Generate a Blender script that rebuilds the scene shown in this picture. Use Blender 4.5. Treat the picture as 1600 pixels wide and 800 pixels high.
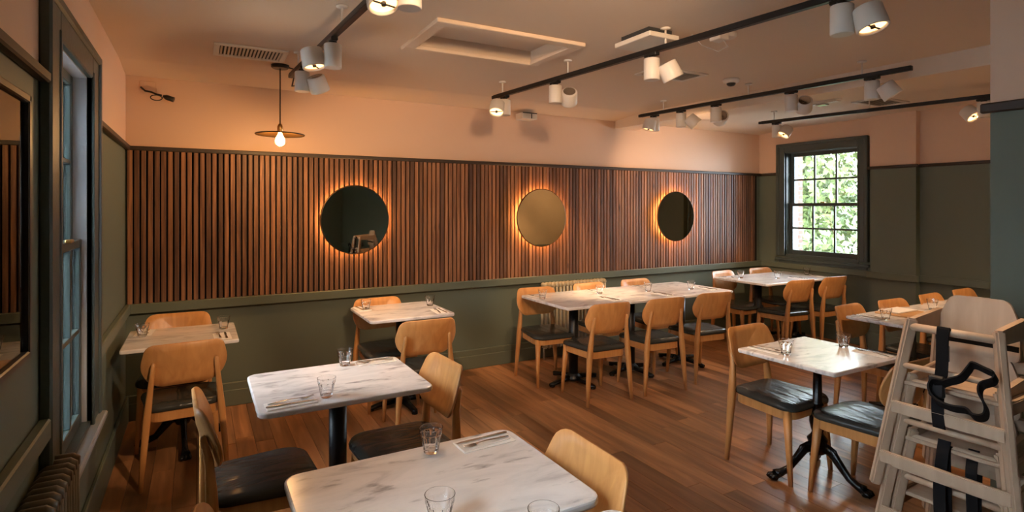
import bpy, bmesh, math, random
from mathutils import Vector, Matrix
for o in list(bpy.data.objects): bpy.data.objects.remove(o)
SC = bpy.context.scene; COL = SC.collection
random.seed(11)
PI = math.pi
# ------------------------------------------------------------------ camera, world, exposure
cd = bpy.data.cameras.new('camera'); cam = bpy.data.objects.new('camera', cd); COL.objects.link(cam)
cd.sensor_width = 36.0; cd.lens = 879/1600*36.0; cd.shift_y = -76/1600; cd.clip_start = .02
cam.location = (0, 0, 1.62); cam.rotation_euler = (PI/2, 0, -.5085)
SC.camera = cam
SC.view_settings.view_transform = 'Standard'; SC.view_settings.look = 'None'
SC.view_settings.gamma = 1; SC.view_settings.use_curve_mapping = False
SC.view_settings.exposure = 1.0
W = bpy.data.worlds.new('overcast_sky'); SC.world = W; W.use_nodes = True
wb = W.node_tree.nodes['Background']; wb.inputs[0].default_value = (.80, .90, 1.0, 1); wb.inputs[1].default_value = 15.0
SPOT_W = 85.0

# ------------------------------------------------------------------ materials
def newmat(name):
    m = bpy.data.materials.new(name); m.use_nodes = True
    return m, m.node_tree, m.node_tree.nodes['Principled BSDF']
def plain(name, col, rough=.6, metal=0, bump=0, bscale=40, spec=.5, var=0):
    m, t, p = newmat(name)
    p.inputs['Base Color'].default_value = (*col, 1); p.inputs['Roughness'].default_value = rough
    p.inputs['Metallic'].default_value = metal; p.inputs['Specular IOR Level'].default_value = spec
    if bump or var:
        tc = t.nodes.new('ShaderNodeTexCoord'); n = t.nodes.new('ShaderNodeTexNoise')
        n.inputs['Scale'].default_value = bscale; n.inputs['Detail'].default_value = 4
        t.links.new(tc.outputs['Object'], n.inputs['Vector'])
        if bump:
            b = t.nodes.new('ShaderNodeBump'); b.inputs['Strength'].default_value = bump; b.inputs['Distance'].default_value = .01
            t.links.new(n.outputs['Fac'], b.inputs['Height']); t.links.new(b.outputs[0], p.inputs['Normal'])
        if var:
            n2 = t.nodes.new('ShaderNodeTexNoise'); n2.inputs['Scale'].default_value = 1.7; n2.inputs['Detail'].default_value = 5
            t.links.new(tc.outputs['Object'], n2.inputs['Vector'])
            h = t.nodes.new('ShaderNodeMapRange'); h.inputs[1].default_value = .3; h.inputs[2].default_value = .7
            h.inputs[3].default_value = 1-var; h.inputs[4].default_value = 1+var
            t.links.new(n2.outputs['Fac'], h.inputs[0])
            mx = t.nodes.new('ShaderNodeVectorMath'); mx.operation = 'SCALE'; mx.inputs[0].default_value = col
            t.links.new(h.outputs[0], mx.inputs['Scale']); t.links.new(mx.outputs[0], p.inputs['Base Color'])
    return m
def emit(name, col, strength):
    m, t, p = newmat(name)
    p.inputs['Base Color'].default_value = (*col, 1)
    p.inputs['Emission Color'].default_value = (*col, 1); p.inputs['Emission Strength'].default_value = strength
    return m
def wood(name, dark, light, rough=.4, scale=(30, 30, 2), rnd='obj', rndamt=.25, knots=False, spec=.5):
    m, t, p = newmat(name); N = t.nodes; L = t.links
    tc = N.new('ShaderNodeTexCoord'); mp = N.new('ShaderNodeMapping'); mp.inputs['Scale'].default_value = scale
    L.new(tc.outputs['Object'], mp.inputs['Vector'])
    if rnd == 'obj':
        oi = N.new('ShaderNodeObjectInfo'); rs = oi.outputs['Random']
    else:
        oi = N.new('ShaderNodeNewGeometry'); rs = oi.outputs['Random Per Island']
    ml = N.new('ShaderNodeMath'); ml.operation = 'MULTIPLY'; ml.inputs[1].default_value = 37
    L.new(rs, ml.inputs[0])
    ad = N.new('ShaderNodeVectorMath'); ad.operation = 'ADD'
    L.new(mp.outputs[0], ad.inputs[0]); L.new(ml.outputs[0], ad.inputs[1])
    n = N.new('ShaderNodeTexNoise'); n.inputs['Scale'].default_value = 1; n.inputs['Detail'].default_value = 6; n.inputs['Distortion'].default_value = .6
    L.new(ad.outputs[0], n.inputs['Vector'])
    cr = N.new('ShaderNodeValToRGB'); cr.color_ramp.elements[0].position = .32; cr.color_ramp.elements[1].position = .68
    cr.color_ramp.elements[0].color = (*dark, 1); cr.color_ramp.elements[1].color = (*light, 1)
    L.new(n.outputs['Fac'], cr.inputs[0])
    mr = N.new('ShaderNodeMapRange'); mr.inputs[3].default_value = 1-rndamt; mr.inputs[4].default_value = 1+rndamt
    L.new(rs, mr.inputs[0])
    sc = N.new('ShaderNodeVectorMath'); sc.operation = 'SCALE'
    L.new(cr.outputs[0], sc.inputs[0]); L.new(mr.outputs[0], sc.inputs['Scale'])
    out = sc.outputs[0]
    if knots:
        v = N.new('ShaderNodeTexVoronoi'); v.inputs['Scale'].default_value = 1
        mp2 = N.new('ShaderNodeMapping'); mp2.inputs['Scale'].default_value = (7, 7, 2.6)
        L.new(tc.outputs['Object'], mp2.inputs['Vector'])
        a2 = N.new('ShaderNodeVectorMath'); a2.operation = 'ADD'; L.new(mp2.outputs[0], a2.inputs[0]); L.new(ml.outputs[0], a2.inputs[1])
        L.new(a2.outputs[0], v.inputs['Vector'])
        k = N.new('ShaderNodeMapRange'); k.inputs[1].default_value = .03; k.inputs[2].default_value = .13; k.inputs[3].default_value = .25; k.inputs[4].default_value = 1
        L.new(v.outputs['Distance'], k.inputs[0])
        s2 = N.new('ShaderNodeVectorMath'); s2.operation = 'SCALE'; L.new(out, s2.inputs[0]); L.new(k.outputs[0], s2.inputs['Scale']); out = s2.outputs[0]
    L.new(out, p.inputs['Base Color'])
    p.inputs['Roughness'].default_value = rough; p.inputs['Specular IOR Level'].default_value = spec
    b = N.new('ShaderNodeBump'); b.inputs['Strength'].default_value = .12; b.inputs['Distance'].default_value = .004
    L.new(n.outputs['Fac'], b.inputs['Height']); L.new(b.outputs[0], p.inputs['Normal'])
    return m
def marble():
    m, t, p = newmat('marble'); N = t.nodes; L = t.links
    tc = N.new('ShaderNodeTexCoord'); oi = N.new('ShaderNodeObjectInfo')
    ml = N.new('ShaderNodeMath'); ml.operation = 'MULTIPLY'; ml.inputs[1].default_value = 23; L.new(oi.outputs['Random'], ml.inputs[0])
    mp = N.new('ShaderNodeMapping'); mp.inputs['Rotation'].default_value = (0, 0, .5); mp.inputs['Scale'].default_value = (2.2, 6.5, 6)
    L.new(tc.outputs['Object'], mp.inputs['Vector'])
    ad = N.new('ShaderNodeVectorMath'); L.new(mp.outputs[0], ad.inputs[0]); L.new(ml.outputs[0], ad.inputs[1])
    n1 = N.new('ShaderNodeTexNoise'); n1.inputs['Scale'].default_value = 1.1; n1.inputs['Detail'].default_value = 8; n1.inputs['Roughness'].default_value = .62; n1.inputs['Distortion'].default_value = 1.2
    L.new(ad.outputs[0], n1.inputs['Vector'])
    cr = N.new('ShaderNodeValToRGB'); e = cr.color_ramp.elements
    e[0].position = .26; e[0].color = (.36, .355, .37, 1); e[1].position = .47; e[1].color = (.72, .705, .69, 1)
    x = e.new(.62); x.color = (.82, .80, .78, 1)
    L.new(n1.outputs['Fac'], cr.inputs[0])
    n2 = N.new('ShaderNodeTexNoise'); n2.inputs['Scale'].default_value = 3.3; n2.inputs['Detail'].default_value = 5; L.new(ad.outputs[0], n2.inputs['Vector'])
    c2 = N.new('ShaderNodeValToRGB'); c2.color_ramp.elements[0].position = .27; c2.color_ramp.elements[0].color = (.42, .41, .42, 1); c2.color_ramp.elements[1].position = .40
    L.new(n2.outputs['Fac'], c2.inputs[0])
    mx = N.new('ShaderNodeVectorMath'); mx.operation = 'MULTIPLY'; L.new(cr.outputs[0], mx.inputs[0]); L.new(c2.outputs[0], mx.inputs[1])
    L.new(mx.outputs[0], p.inputs['Base Color']); p.inputs['Roughness'].default_value = .2; p.inputs['Specular IOR Level'].default_value = .38
    return m
def twotone(name, low, high, zs, rough=.55):
    m, t, p = newmat(name); N = t.nodes; L = t.links
    g = N.new('ShaderNodeNewGeometry'); s = N.new('ShaderNodeSeparateXYZ'); L.new(g.outputs['Position'], s.inputs[0])
    c = N.new('ShaderNodeMath'); c.operation = 'GREATER_THAN'; c.inputs[1].default_value = zs; L.new(s.outputs[2], c.inputs[0])
    mx = N.new('ShaderNodeMix'); mx.data_type = 'RGBA'; mx.inputs[6].default_value = (*low, 1); mx.inputs[7].default_value = (*high, 1)
    L.new(c.outputs[0], mx.inputs[0]); L.new(mx.outputs[2], p.inputs['Base Color']); p.inputs['Roughness'].default_value = rough
    n = N.new('ShaderNodeTexNoise'); n.inputs['Scale'].default_value = 90; L.new(g.outputs['Position'], n.inputs['Vector'])
    b = N.new('ShaderNodeBump'); b.inputs['Strength'].default_value = .06; b.inputs['Distance'].default_value = .004
    L.new(n.outputs['Fac'], b.inputs['Height']); L.new(b.outputs[0], p.inputs['Normal'])
    return m
def leather():
    m, t, p = newmat('black_leather'); N = t.nodes; L = t.links
    p.inputs['Base Color'].default_value = (.036, .038, .035, 1); p.inputs['Roughness'].default_value = .27; p.inputs['Specular IOR Level'].default_value = .28
    tc = N.new('ShaderNodeTexCoord'); oi = N.new('ShaderNodeObjectInfo')
    mp = N.new('ShaderNodeMapping'); mp.inputs['Scale'].default_value = (5, 1.6, 1); L.new(tc.outputs['Object'], mp.inputs['Vector'])
    ml = N.new('ShaderNodeMath'); ml.operation = 'MULTIPLY'; ml.inputs[1].default_value = 19; L.new(oi.outputs['Random'], ml.inputs[0])
    ad = N.new('ShaderNodeVectorMath'); L.new(mp.outputs[0], ad.inputs[0]); L.new(ml.outputs[0], ad.inputs[1])
    n = N.new('ShaderNodeTexNoise'); n.inputs['Scale'].default_value = 2.2; n.inputs['Detail'].default_value = 2.5; n.inputs['Distortion'].default_value = .8; L.new(ad.outputs[0], n.inputs['Vector'])
    b = N.new('ShaderNodeBump'); b.inputs['Strength'].default_value = .45; b.inputs['Distance'].default_value = .025
    L.new(n.outputs['Fac'], b.inputs['Height']); L.new(b.outputs[0], p.inputs['Normal'])
    return m
def glassmat(name, col=(1, 1, 1), rough=0, ior=1.45):
    m, t, p = newmat(name); t.nodes.remove(p); g = t.nodes.new('ShaderNodeBsdfGlass')
    g.inputs['Color'].default_value = (*col, 1); g.inputs['Roughness'].default_value = rough; g.inputs['IOR'].default_value = ior
    t.links.new(g.outputs[0], t.nodes['Material Output'].inputs[0]); return m
def panemat(name):
    m, t, p = newmat(name); t.nodes.remove(p); N = t.nodes
    tr = N.new('ShaderNodeBsdfTransparent'); gl = N.new('ShaderNodeBsdfGlossy'); gl.inputs['Roughness'].default_value = .01
    fr = N.new('ShaderNodeFresnel'); fr.inputs[0].default_value = 1.45; mx = N.new('ShaderNodeMixShader')
    tr.inputs[0].default_value = (.93, .95, .95, 1)
    t.links.new(fr.outputs[0], mx.inputs[0]); t.links.new(tr.outputs[0], mx.inputs[1]); t.links.new(gl.outputs[0], mx.inputs[2])
    t.links.new(mx.outputs[0], N['Material Output'].inputs[0]); return m
def brickmat():
    m, t, p = newmat('brick'); N = t.nodes; L = t.links
    tc = N.new('ShaderNodeTexCoord'); mp = N.new('ShaderNodeMapping'); mp.inputs['Rotation'].default_value = (PI/2, 0, 0)
    L.new(tc.outputs['Object'], mp.inputs['Vector']); b = N.new('ShaderNodeTexBrick'); b.inputs['Scale'].default_value = 4.2
    b.inputs['Color1'].default_value = (.16, .065, .042, 1); b.inputs['Color2'].default_value = (.11, .045, .032, 1); b.inputs['Mortar'].default_value = (.17, .15, .135, 1)
    L.new(mp.outputs[0], b.inputs['Vector']); L.new(b.outputs['Color'], p.inputs['Base Color']); p.inputs['Roughness'].default_value = .9
    return m
def leafmat(name, a, b_):
    m, t, p = newmat(name); N = t.nodes
    g = N.new('ShaderNodeNewGeometry'); cr = N.new('ShaderNodeValToRGB')
    cr.color_ramp.elements[0].color = (*a, 1); cr.color_ramp.elements[1].color = (*b_, 1)
    t.links.new(g.outputs['Random Per Island'], cr.inputs[0]); t.links.new(cr.outputs[0], p.inputs['Base Color'])
    p.inputs['Roughness'].default_value = .55; p.inputs['Subsurface Weight'].default_value = 0
    return m
GREEN = (.122, .145, .104); CREAM = (.69, .475, .335)
M = dict(
 wall=twotone('two_tone_paint', GREEN, CREAM, 2.075), cream=plain('cream_paint', CREAM, .6, bump=.03, bscale=90),
 tan=plain('tan_plaster', (.52, .43, .28), .55, bump=.12, bscale=14, var=.12),
 green=plain('olive_paint', GREEN, .45, bump=.04, bscale=70), rail=plain('dark_olive_rail', (.035, .022, .013), .5),
 ceil=plain('ceiling_paint', (.70, .56, .43), .7, bump=.03, bscale=60), white=plain('white_metal_paint', (.68, .62, .55), .42),
 offw=plain('offwhite_wood_paint', (.66, .60, .52), .5), black=plain('black_metal', (.012, .012, .013), .38, .3),
 iron=plain('cast_iron', (.010, .011, .013), .25, .4, bump=.15, bscale=60), backing=plain('black_backing', (.006, .005, .005), .9),
 slat=wood('slat_wood', (.100, .042, .019), (.275, .127, .057), .55, (60, 60, 2.2), 'obj', .52, knots=True),
 oak=wood('plywood_oak', (.50, .225, .070), (.62, .305, .105), .36, (26, 26, 3), 'obj', .07),
 oakleg=wood('beech_leg', (.46, .205, .062), (.56, .27, .09), .38, (40, 40, 3), 'obj', .07),
 floor=wood('floor_oak', (.22, .098, .037), (.45, .215, .090), .30, (16, 1.5, 8), 'obj', .38),
 floors=wood('floor_oak_rest', (.22, .098, .037), (.45, .215, .090), .30, (16, 1.5, 8), 'isl', .38),
 gap=plain('floor_gap', (.02, .010, .006), .8), marble=marble(), leather=leather(),
 glass=glassmat('tumbler_glass'), pane=panemat('window_pane'),
 mirror=plain('bronze_mirror', (.62, .54, .42), .02, 1), mirrim=plain('bronze_rim', (.10, .06, .03), .35, .8),
 led=emit('led_strip', (1.0, .46, .14), 46), lens=emit('lamp_lens', (1.0, .55, .20), 2.2), bulb=emit('bulb_glow', (1.0, .52, .16), 45),
 brass=plain('brass', (.62, .36, .12), .3, 1), steel=plain('steel', (.55, .54, .52), .22, 1), paper=plain('napkin_paper', (.82, .79, .75), .8),
 frame=plain('window_paint', (.060, .082, .075), .4, bump=.12, bscale=50), reveal=plain('reveal_paint', (.62, .66, .70), .5, bump=.2, bscale=30),
 vent=plain('vent_dark', (.03, .03, .03), .8), rad=plain('radiator_paint', (.12, .105, .070), .35), radc=plain('radiator_cream', (.42, .36, .24), .35),
 strap=plain('webbing', (.004, .004, .005), .85, spec=.2), plastic=plain('black_plastic', (.01, .01, .011), .35),
 chairw=wood('pale_highchair_wood', (.40, .285, .195), (.48, .35, .245), .5, (20, 20, 2.5), 'obj', .05),
 board=wood('board_wood', (.40, .22, .09), (.52, .30, .13), .5, (20, 3, 20)), brick=brickmat(),
 art=None, mat=plain('picture_mount', (.62, .55, .45), .8), pframe=plain('picture_frame', (.022, .020, .018), .35),
 leaf1=leafmat('leaf_light', (.04, .065, .014), (.14, .18, .055)), leaf2=leafmat('leaf_deep', (.022, .048, .010), (.09, .13, .038)),
 bark=plain('bark', (.08, .06, .04), .9), render=plain('grey_render', (.30, .33, .36), .9, var=.1), sill=plain('skylit_sill_paint', (.30, .33, .33), .35), stone=plain('outdoor_ground', (.35, .34, .31), .9))  # sill colour is lightened to show the sky light falling on it
def artmat():
    m, t, p = newmat('art_print'); N = t.nodes; L = t.links
    tc = N.new('ShaderNodeTexCoord'); w = N.new('ShaderNodeTexWave'); w.inputs['Scale'].default_value = 3; w.inputs['Distortion'].default_value = 6
    w.bands_direction = 'Y'
    L.new(tc.outputs['Object'], w.inputs['Vector']); cr = N.new('ShaderNodeValToRGB')
    cr.color_ramp.elements[0].color = (.22, .03, .01, 1); cr.color_ramp.elements[1].color = (.62, .15, .04, 1)
    L.new(w.outputs['Fac'], cr.inputs[0]); L.new(cr.outputs[0], p.inputs['Base Color']); p.inputs['Roughness'].default_value = .2
    return m
M['art'] = artmat()

# ------------------------------------------------------------------ mesh helpers
class MB:
    def __init__(s): s.v = []; s.f = []; s.sm = []
    def add(s, vs, fs, smooth=False):
        b = len(s.v); s.v += [tuple(q) for q in vs]; s.f += [tuple(i+b for i in f) for f in fs]; s.sm += [smooth]*len(fs); return s
    def box(s, x0, x1, y0, y1, z0, z1, mtx=None):
        vs = [Vector((x, y, z)) for z in (z0, z1) for y in (y0, y1) for x in (x0, x1)]
        if mtx: vs = [mtx @ q for q in vs]
        return s.add(vs, [(0, 2, 3, 1), (4, 5, 7, 6), (0, 1, 5, 4), (2, 6, 7, 3), (0, 4, 6, 2), (1, 3, 7, 5)])
    def bbox(s, x0, x1, y0, y1, z0, z1, r=.004, mtx=None, seg=1):
        bm = bmesh.new(); bmesh.ops.create_cube(bm, size=1)
        for q in bm.verts: q.co = Vector(((x0+x1)/2+q.co.x*(x1-x0), (y0+y1)/2+q.co.y*(y1-y0), (z0+z1)/2+q.co.z*(z1-z0)))
        bmesh.ops.bevel(bm, geom=list(bm.edges), offset=r, segments=seg, affect='EDGES')
        return s.frombm(bm, mtx)
    def frombm(s, bm, mtx=None, smooth=False):
        bm.verts.index_update()
        vs = [(mtx @ q.co) if mtx else q.co.copy() for q in bm.verts]; fs = [[q.index for q in f.verts] for f in bm.faces]
        bm.free(); return s.add(vs, fs, smooth)
    def tube(s, pts, rad, n=10, cap=True, sq=None, smooth=True):
        pts = [Vector(q) for q in pts]; rad = rad if isinstance(rad, (list, tuple)) else [rad]*len(pts)
        t0 = (pts[1]-pts[0]).normalized(); up = Vector((0, 0, 1)) if abs(t0.z) < .9 else Vector((0, 1, 0))
        u = t0.cross(up).normalized(); rings = []; vs = []
        for i, q in enumerate(pts):
            t = ((pts[min(i+1, len(pts)-1)]-pts[max(i-1, 0)])).normalized()
            u = (u - t*u.dot(t)).normalized(); w = t.cross(u)
            r = rad[i]; ra, rb = r if isinstance(r, tuple) else (r, r)
            for k in range(n):
                a = 2*PI*k/n; c, d = math.cos(a), math.sin(a)
                if sq: c = math.copysign(abs(c)**sq, c); d = math.copysign(abs(d)**sq, d)
                vs.append(q+u*c*ra+w*d*rb)
        fs = [(i*n+k, i*n+(k+1) % n, (i+1)*n+(k+1) % n, (i+1)*n+k) for i in range(len(pts)-1) for k in range(n)]
        s.add(vs, fs, smooth)
        if cap:
            b = len(s.v)-len(vs); s.f += [tuple(b+k for k in range(n-1, -1, -1)), tuple(b+(len(pts)-1)*n+k for k in range(n))]; s.sm += [False, False]
        return s
    def lathe(s, prof, n=24, mtx=None, smooth=True, rf=None, cap=True):
        vs = []
        for i, (r, z) in enumerate(prof):
            for k in range(n):
                a = 2*PI*k/n; rr = rf(i, k, r, z) if rf else r
                q = Vector((rr*math.cos(a), rr*math.sin(a), z)); vs.append(mtx @ q if mtx else q)
        fs = [(i*n+k, i*n+(k+1) % n, (i+1)*n+(k+1) % n, (i+1)*n+k) for i in range(len(prof)-1) for k in range(n)]
        b0 = len(s.v); s.add(vs, fs, smooth)
        if cap:
            if prof[0][0] > 1e-5: s.f.append(tuple(b0+k for k in range(n-1, -1, -1))); s.sm.append(False)
            if prof[-1][0] > 1e-5: s.f.append(tuple(b0+(len(prof)-1)*n+k for k in range(n))); s.sm.append(False)
        return s
    def rings(s, rr, mtx=None, smooth=True, closetop=True, closebot=True):
        n = len(rr[0]); vs = [(mtx @ Vector(q)) if mtx else Vector(q) for r in rr for q in r]
        fs = [(i*n+k, i*n+(k+1) % n, (i+1)*n+(k+1) % n, (i+1)*n+k) for i in range(len(rr)-1) for k in range(n)]
        b0 = len(s.v); s.add(vs, fs, smooth)
        if closebot: s.f.append(tuple(b0+k for k in range(n-1, -1, -1))); s.sm.append(False)
        if closetop: s.f.append(tuple(b0+(len(rr)-1)*n+k for k in range(n))); s.sm.append(False)
        return s
    def ribbon(s, pts, side, w, th=.0025):
        p0 = [Vector(q) for q in pts]; pts = []
        for i in range(len(p0)-1):
            a, b, c, d_ = p0[max(i-1, 0)], p0[i], p0[i+1], p0[min(i+2, len(p0)-1)]
            for k in range(4):
                t = k/4; pts.append(.5*((2*b)+(c-a)*t+(2*a-5*b+4*c-d_)*t*t+(3*b-a-3*c+d_)*t**3))
        pts.append(p0[-1]); sd = Vector(side).normalized(); vs = []
        for i, q in enumerate(pts):
            t = (pts[min(i+1, len(pts)-1)]-pts[max(i-1, 0)]).normalized(); nn = t.cross(sd).normalized()
            vs += [q-sd*w/2-nn*th, q+sd*w/2-nn*th, q+sd*w/2+nn*th, q-sd*w/2+nn*th]
        n = len(pts); fs = [(i*4+k, i*4+(k+1) % 4, (i+1)*4+(k+1) % 4, (i+1)*4+k) for i in range(n-1) for k in range(4)]
        fs += [(3, 2, 1, 0), tuple((n-1)*4+k for k in range(4))]
        return s.add(vs, fs, False)
    def mesh(s, name):
        me = bpy.data.meshes.new(name); me.from_pydata(s.v, [], s.f); me.polygons.foreach_set('use_smooth', s.sm); me.update()
        bm = bmesh.new(); bm.from_mesh(me); bmesh.ops.recalc_face_normals(bm, faces=bm.faces); bm.to_mesh(me); bm.free()
        return me
    def build(s, name, mat, parent=None, loc=None, rot=None):
        return put(name, s.mesh(name), mat, parent, loc, rot)
def put(name, me, mat=None, parent=None, loc=None, rot=None):
    o = bpy.data.objects.new(name, me); COL.objects.link(o)
    if mat is not None and not me.materials: me.materials.append(M[mat] if isinstance(mat, str) else mat)
    if parent: o.parent = parent
    if loc: o.location = loc
    if rot: o.rotation_euler = rot
    return o
def tag(o, label=None, cat=None, group=None, kind=None):
    if label: o['label'] = label
    if cat: o['category'] = cat
    if group: o['group'] = group
    if kind: o['kind'] = kind
    return o
def empty(name, loc=(0, 0, 0), rz=0):
    o = bpy.data.objects.new(name, None); COL.objects.link(o); o.location = loc; o.rotation_euler = (0, 0, rz); o.empty_display_size = .1
    return o
def copy_tree(o, parent=None):
    c = o.copy(); COL.objects.link(c); c.parent = parent
    for ch in list(o.children): copy_tree(ch, c)
    return c
def struct(o): o['kind'] = 'structure'; return o
def roundpoly(cs, seg=5):
    out = []; n = len(cs)
    for i in range(n):
        x, y, r = cs[i]; p = Vector((x, y)); a = (Vector(cs[i-1][:2])-p); b = (Vector(cs[(i+1) % n][:2])-p)
        an = a.normalized(); bn = b.normalized(); h = math.acos(max(-1, min(1, an.dot(bn))))/2
        d = min(r/math.tan(h), a.length*.49, b.length*.49); r = d*math.tan(h); c = p+(an+bn).normalized()*(r/math.sin(h))
        s = p+an*d-c; e = p+bn*d-c; a0 = math.atan2(s.y, s.x); a1 = math.atan2(e.y, e.x); da = (a1-a0+PI) % (2*PI)-PI
        for k in range(seg+1):
            t = a0+da*k/seg; out.append((c.x+r*math.cos(t), c.y+r*math.sin(t)))
    return out
def inset(ol, d):
    cx = sum(p[0] for p in ol)/len(ol); cy = sum(p[1] for p in ol)/len(ol); hx = max(abs(p[0]-cx) for p in ol); hy = max(abs(p[1]-cy) for p in ol)
    return [(cx+(p[0]-cx)*(hx-d)/hx, cy+(p[1]-cy)*(hy-d)/hy) for p in ol]
def slab(ol, z0, z1, bev=.006):
    b2 = bev*.3
    rr = [[(x, y, z0) for x, y in inset(ol, bev)], [(x, y, z0+b2) for x, y in inset(ol, b2)], [(x, y, z0+bev) for x, y in ol], [(x, y, z1-bev) for x, y in ol],
          [(x, y, z1-b2) for x, y in inset(ol, b2)], [(x, y, z1) for x, y in inset(ol, bev)]]
    return MB().rings(rr, smooth=False)

# ================================================================== STRUCTURE
XL, XE, YB, XP, YA, YR, CZ = -.482, 6.80, 5.15, 3.20, 1.196, -1.6, 2.66
# floor
fl = struct(MB().box(XL-.3, XE+.2, YR-.2, YB+.2, -.14, -.021).build('floor', 'gap'))
PW = .118; rows = []
x = XL
while x < XE-.001:
    rows.append((x, min(x+PW, XE))); x += PW
rest = MB(); npl = 0; cand = []
for (xa, xb) in rows:
    y = YB - .0; ylow = YR if (xa+xb)/2 < XP else YA
    y -= random.uniform(0, .5); first = True; top = YB
    while top > ylow+.01:
        bot = max(top-random.uniform(1.0, 1.9), ylow) if not first else max(y-random.uniform(.2, .9), ylow); first = False
        cand.append((xa, xb, bot, top)); top = bot
vis = [c for c in cand if c[3] > .95+max(0, -c[0]*3)]
vis.sort(key=lambda c: (c[0]+c[1])**2*.25+((c[2]+c[3])/2)**2)
vset = vis[:300]
pm = {}
for c in cand:
    g = .0012; dx = c[1]-c[0]-2*g; dy = c[3]-c[2]-2*g
    if c in vset:
        me = MB().box(-dx/2, dx/2, -dy/2, dy/2, -.02, 0).mesh('plank')
        put('plank', me, 'floor', fl, ((c[0]+c[1])/2, (c[2]+c[3])/2, random.uniform(-.0006, 0)))
    else: rest.box(c[0]+g, c[1]-g, c[2]+g, c[3]-g, -.02, -.0003)
tag(rest.build('plank_field', 'floors', fl), kind='stuff')
# ceiling with slight slope at the slatted wall
cb = MB()
HX0, HX1, HY0, HY1 = 1.205, 2.075, 2.95, 3.45
cb.box(XL-.3, HX0, YR-.2, YB-.42, CZ, CZ+.12).box(HX1, XE+.2, YR-.2, YB-.42, CZ, CZ+.12).box(HX0, HX1, YR-.2, HY0, CZ, CZ+.12).box(HX0, HX1, HY1, YB-.42, CZ, CZ+.12)
cb.add([(XL-.3, YB-.42, CZ), (XE+.2, YB-.42, CZ), (XE+.2, YB+.2, CZ-.055), (XL-.3, YB+.2, CZ-.055), (XL-.3, YB-.42, CZ+.12), (XE+.2, YB-.42, CZ+.12), (XE+.2, YB+.2, CZ+.12), (XL-.3, YB+.2, CZ+.12)],
       [(3, 2, 1, 0), (4, 5, 6, 7), (0, 1, 5, 4), (1, 2, 6, 5), (2, 3, 7, 6), (3, 0, 4, 7)])
struct(cb.build('ceiling', 'ceil'))
bm_ = MB(); A0 = Vector((4.24, 5.14)); A1 = Vector((4.45, 1.2)); dr = (A1-A0).normalized(); nr = Vector((-dr.y, dr.x))*.30
q = [A0, A1, A1+nr, A0+nr]
bm_.add([(p.x, p.y, z) for z in (2.535, CZ+.01) for p in q], [(0, 1, 2, 3), (7, 6, 5, 4), (0, 4, 5, 1), (1, 5, 6, 2), (2, 6, 7, 3), (3, 7, 4, 0)])
struct(bm_.build('trim_1', 'ceil')); bpy.data.objects['trim_1']['label'] = 'boxed ceiling beam dropping below the cream ceiling'
# slatted wall
wbk = struct(MB().box(XL-.25, XE+.2, YB, YB+.2, 0, CZ+.1).build('wall_back', 'wall'))
MB().box(XL+.01, XE-.07, YB-.012, YB, .885, 2.055).build('backing_panel', 'backing', wbk)
pitch = .0435; n = int((XE-.09-XL-.02)/pitch)
sm = {}
for k in range(4):
    w = (.029, .031, .030, .032)[k]
    sm[k] = MB().bbox(-w/2, w/2, -.036, 0, 0, 1.168, .0015).mesh('slat'); sm[k].materials.append(M['slat'])
for i in range(n):
    put('slat', sm[random.randrange(4)], None, wbk, (XL+.03+i*pitch+random.uniform(-.001, .001), YB-.006+random.uniform(-.003, .002), .888))
struct(MB().bbox(XL, XE, YB-.055, YB, .812, .888, .006).build('trim_2', 'green'))
struct(MB().bbox(XL, XE, YB-.055, YB, 2.052, 2.085, .005).build('trim_3', 'rail'))
struct(MB().bbox(XL, XE, YB-.022, YB, 0, .19, .006).bbox(XL, XE, YB-.03, YB, 0, .13, .004).build('baseboard_back', 'green'))
# left wall with window opening
def hole_wall_x(mb, xa, xb, ya, yb, z0, z1, holes):
    ys = ya
    for (h0, h1, hz0, hz1) in sorted(holes):
        mb.box(xa, xb, ys, h0, z0, z1); mb.box(xa, xb, h0, h1, z0, hz0); mb.box(xa, xb, h0, h1, hz1, z1); ys = h1
    mb.box(xa, xb, ys, yb, z0, z1); return mb
LW = (2.70, 3.45, .50, 2.26); LW2 = (.35, 1.29, .47, 2.33)  # second opening holds the window added for daylight
wl = struct(hole_wall_x(MB(), XL-.22, XL, YR, YB, 0, CZ+.1, [LW, LW2]).build('wall_left', 'wall'))
def rail_segments(name, mat, z0, z1, dep, segs, r=.006):
    mb = MB()
    for (a, b) in segs: mb.bbox(XL, XL+dep, a, b, z0, z1, r)
    return struct(mb.build(name, mat))
rail_segments('trim_4', 'rail', 2.052, 2.09, .035, [(YR, .18), (1.46, 2.49), (3.66, YB-.055)])
rail_segments('trim_5', 'green', .815, .888, .035, [(YR, .18), (1.46, 2.49), (3.66, YB-.055)])
rail_segments('baseboard_left', 'green', 0, .19, .022, [(YR, YB-.03)])
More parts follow.
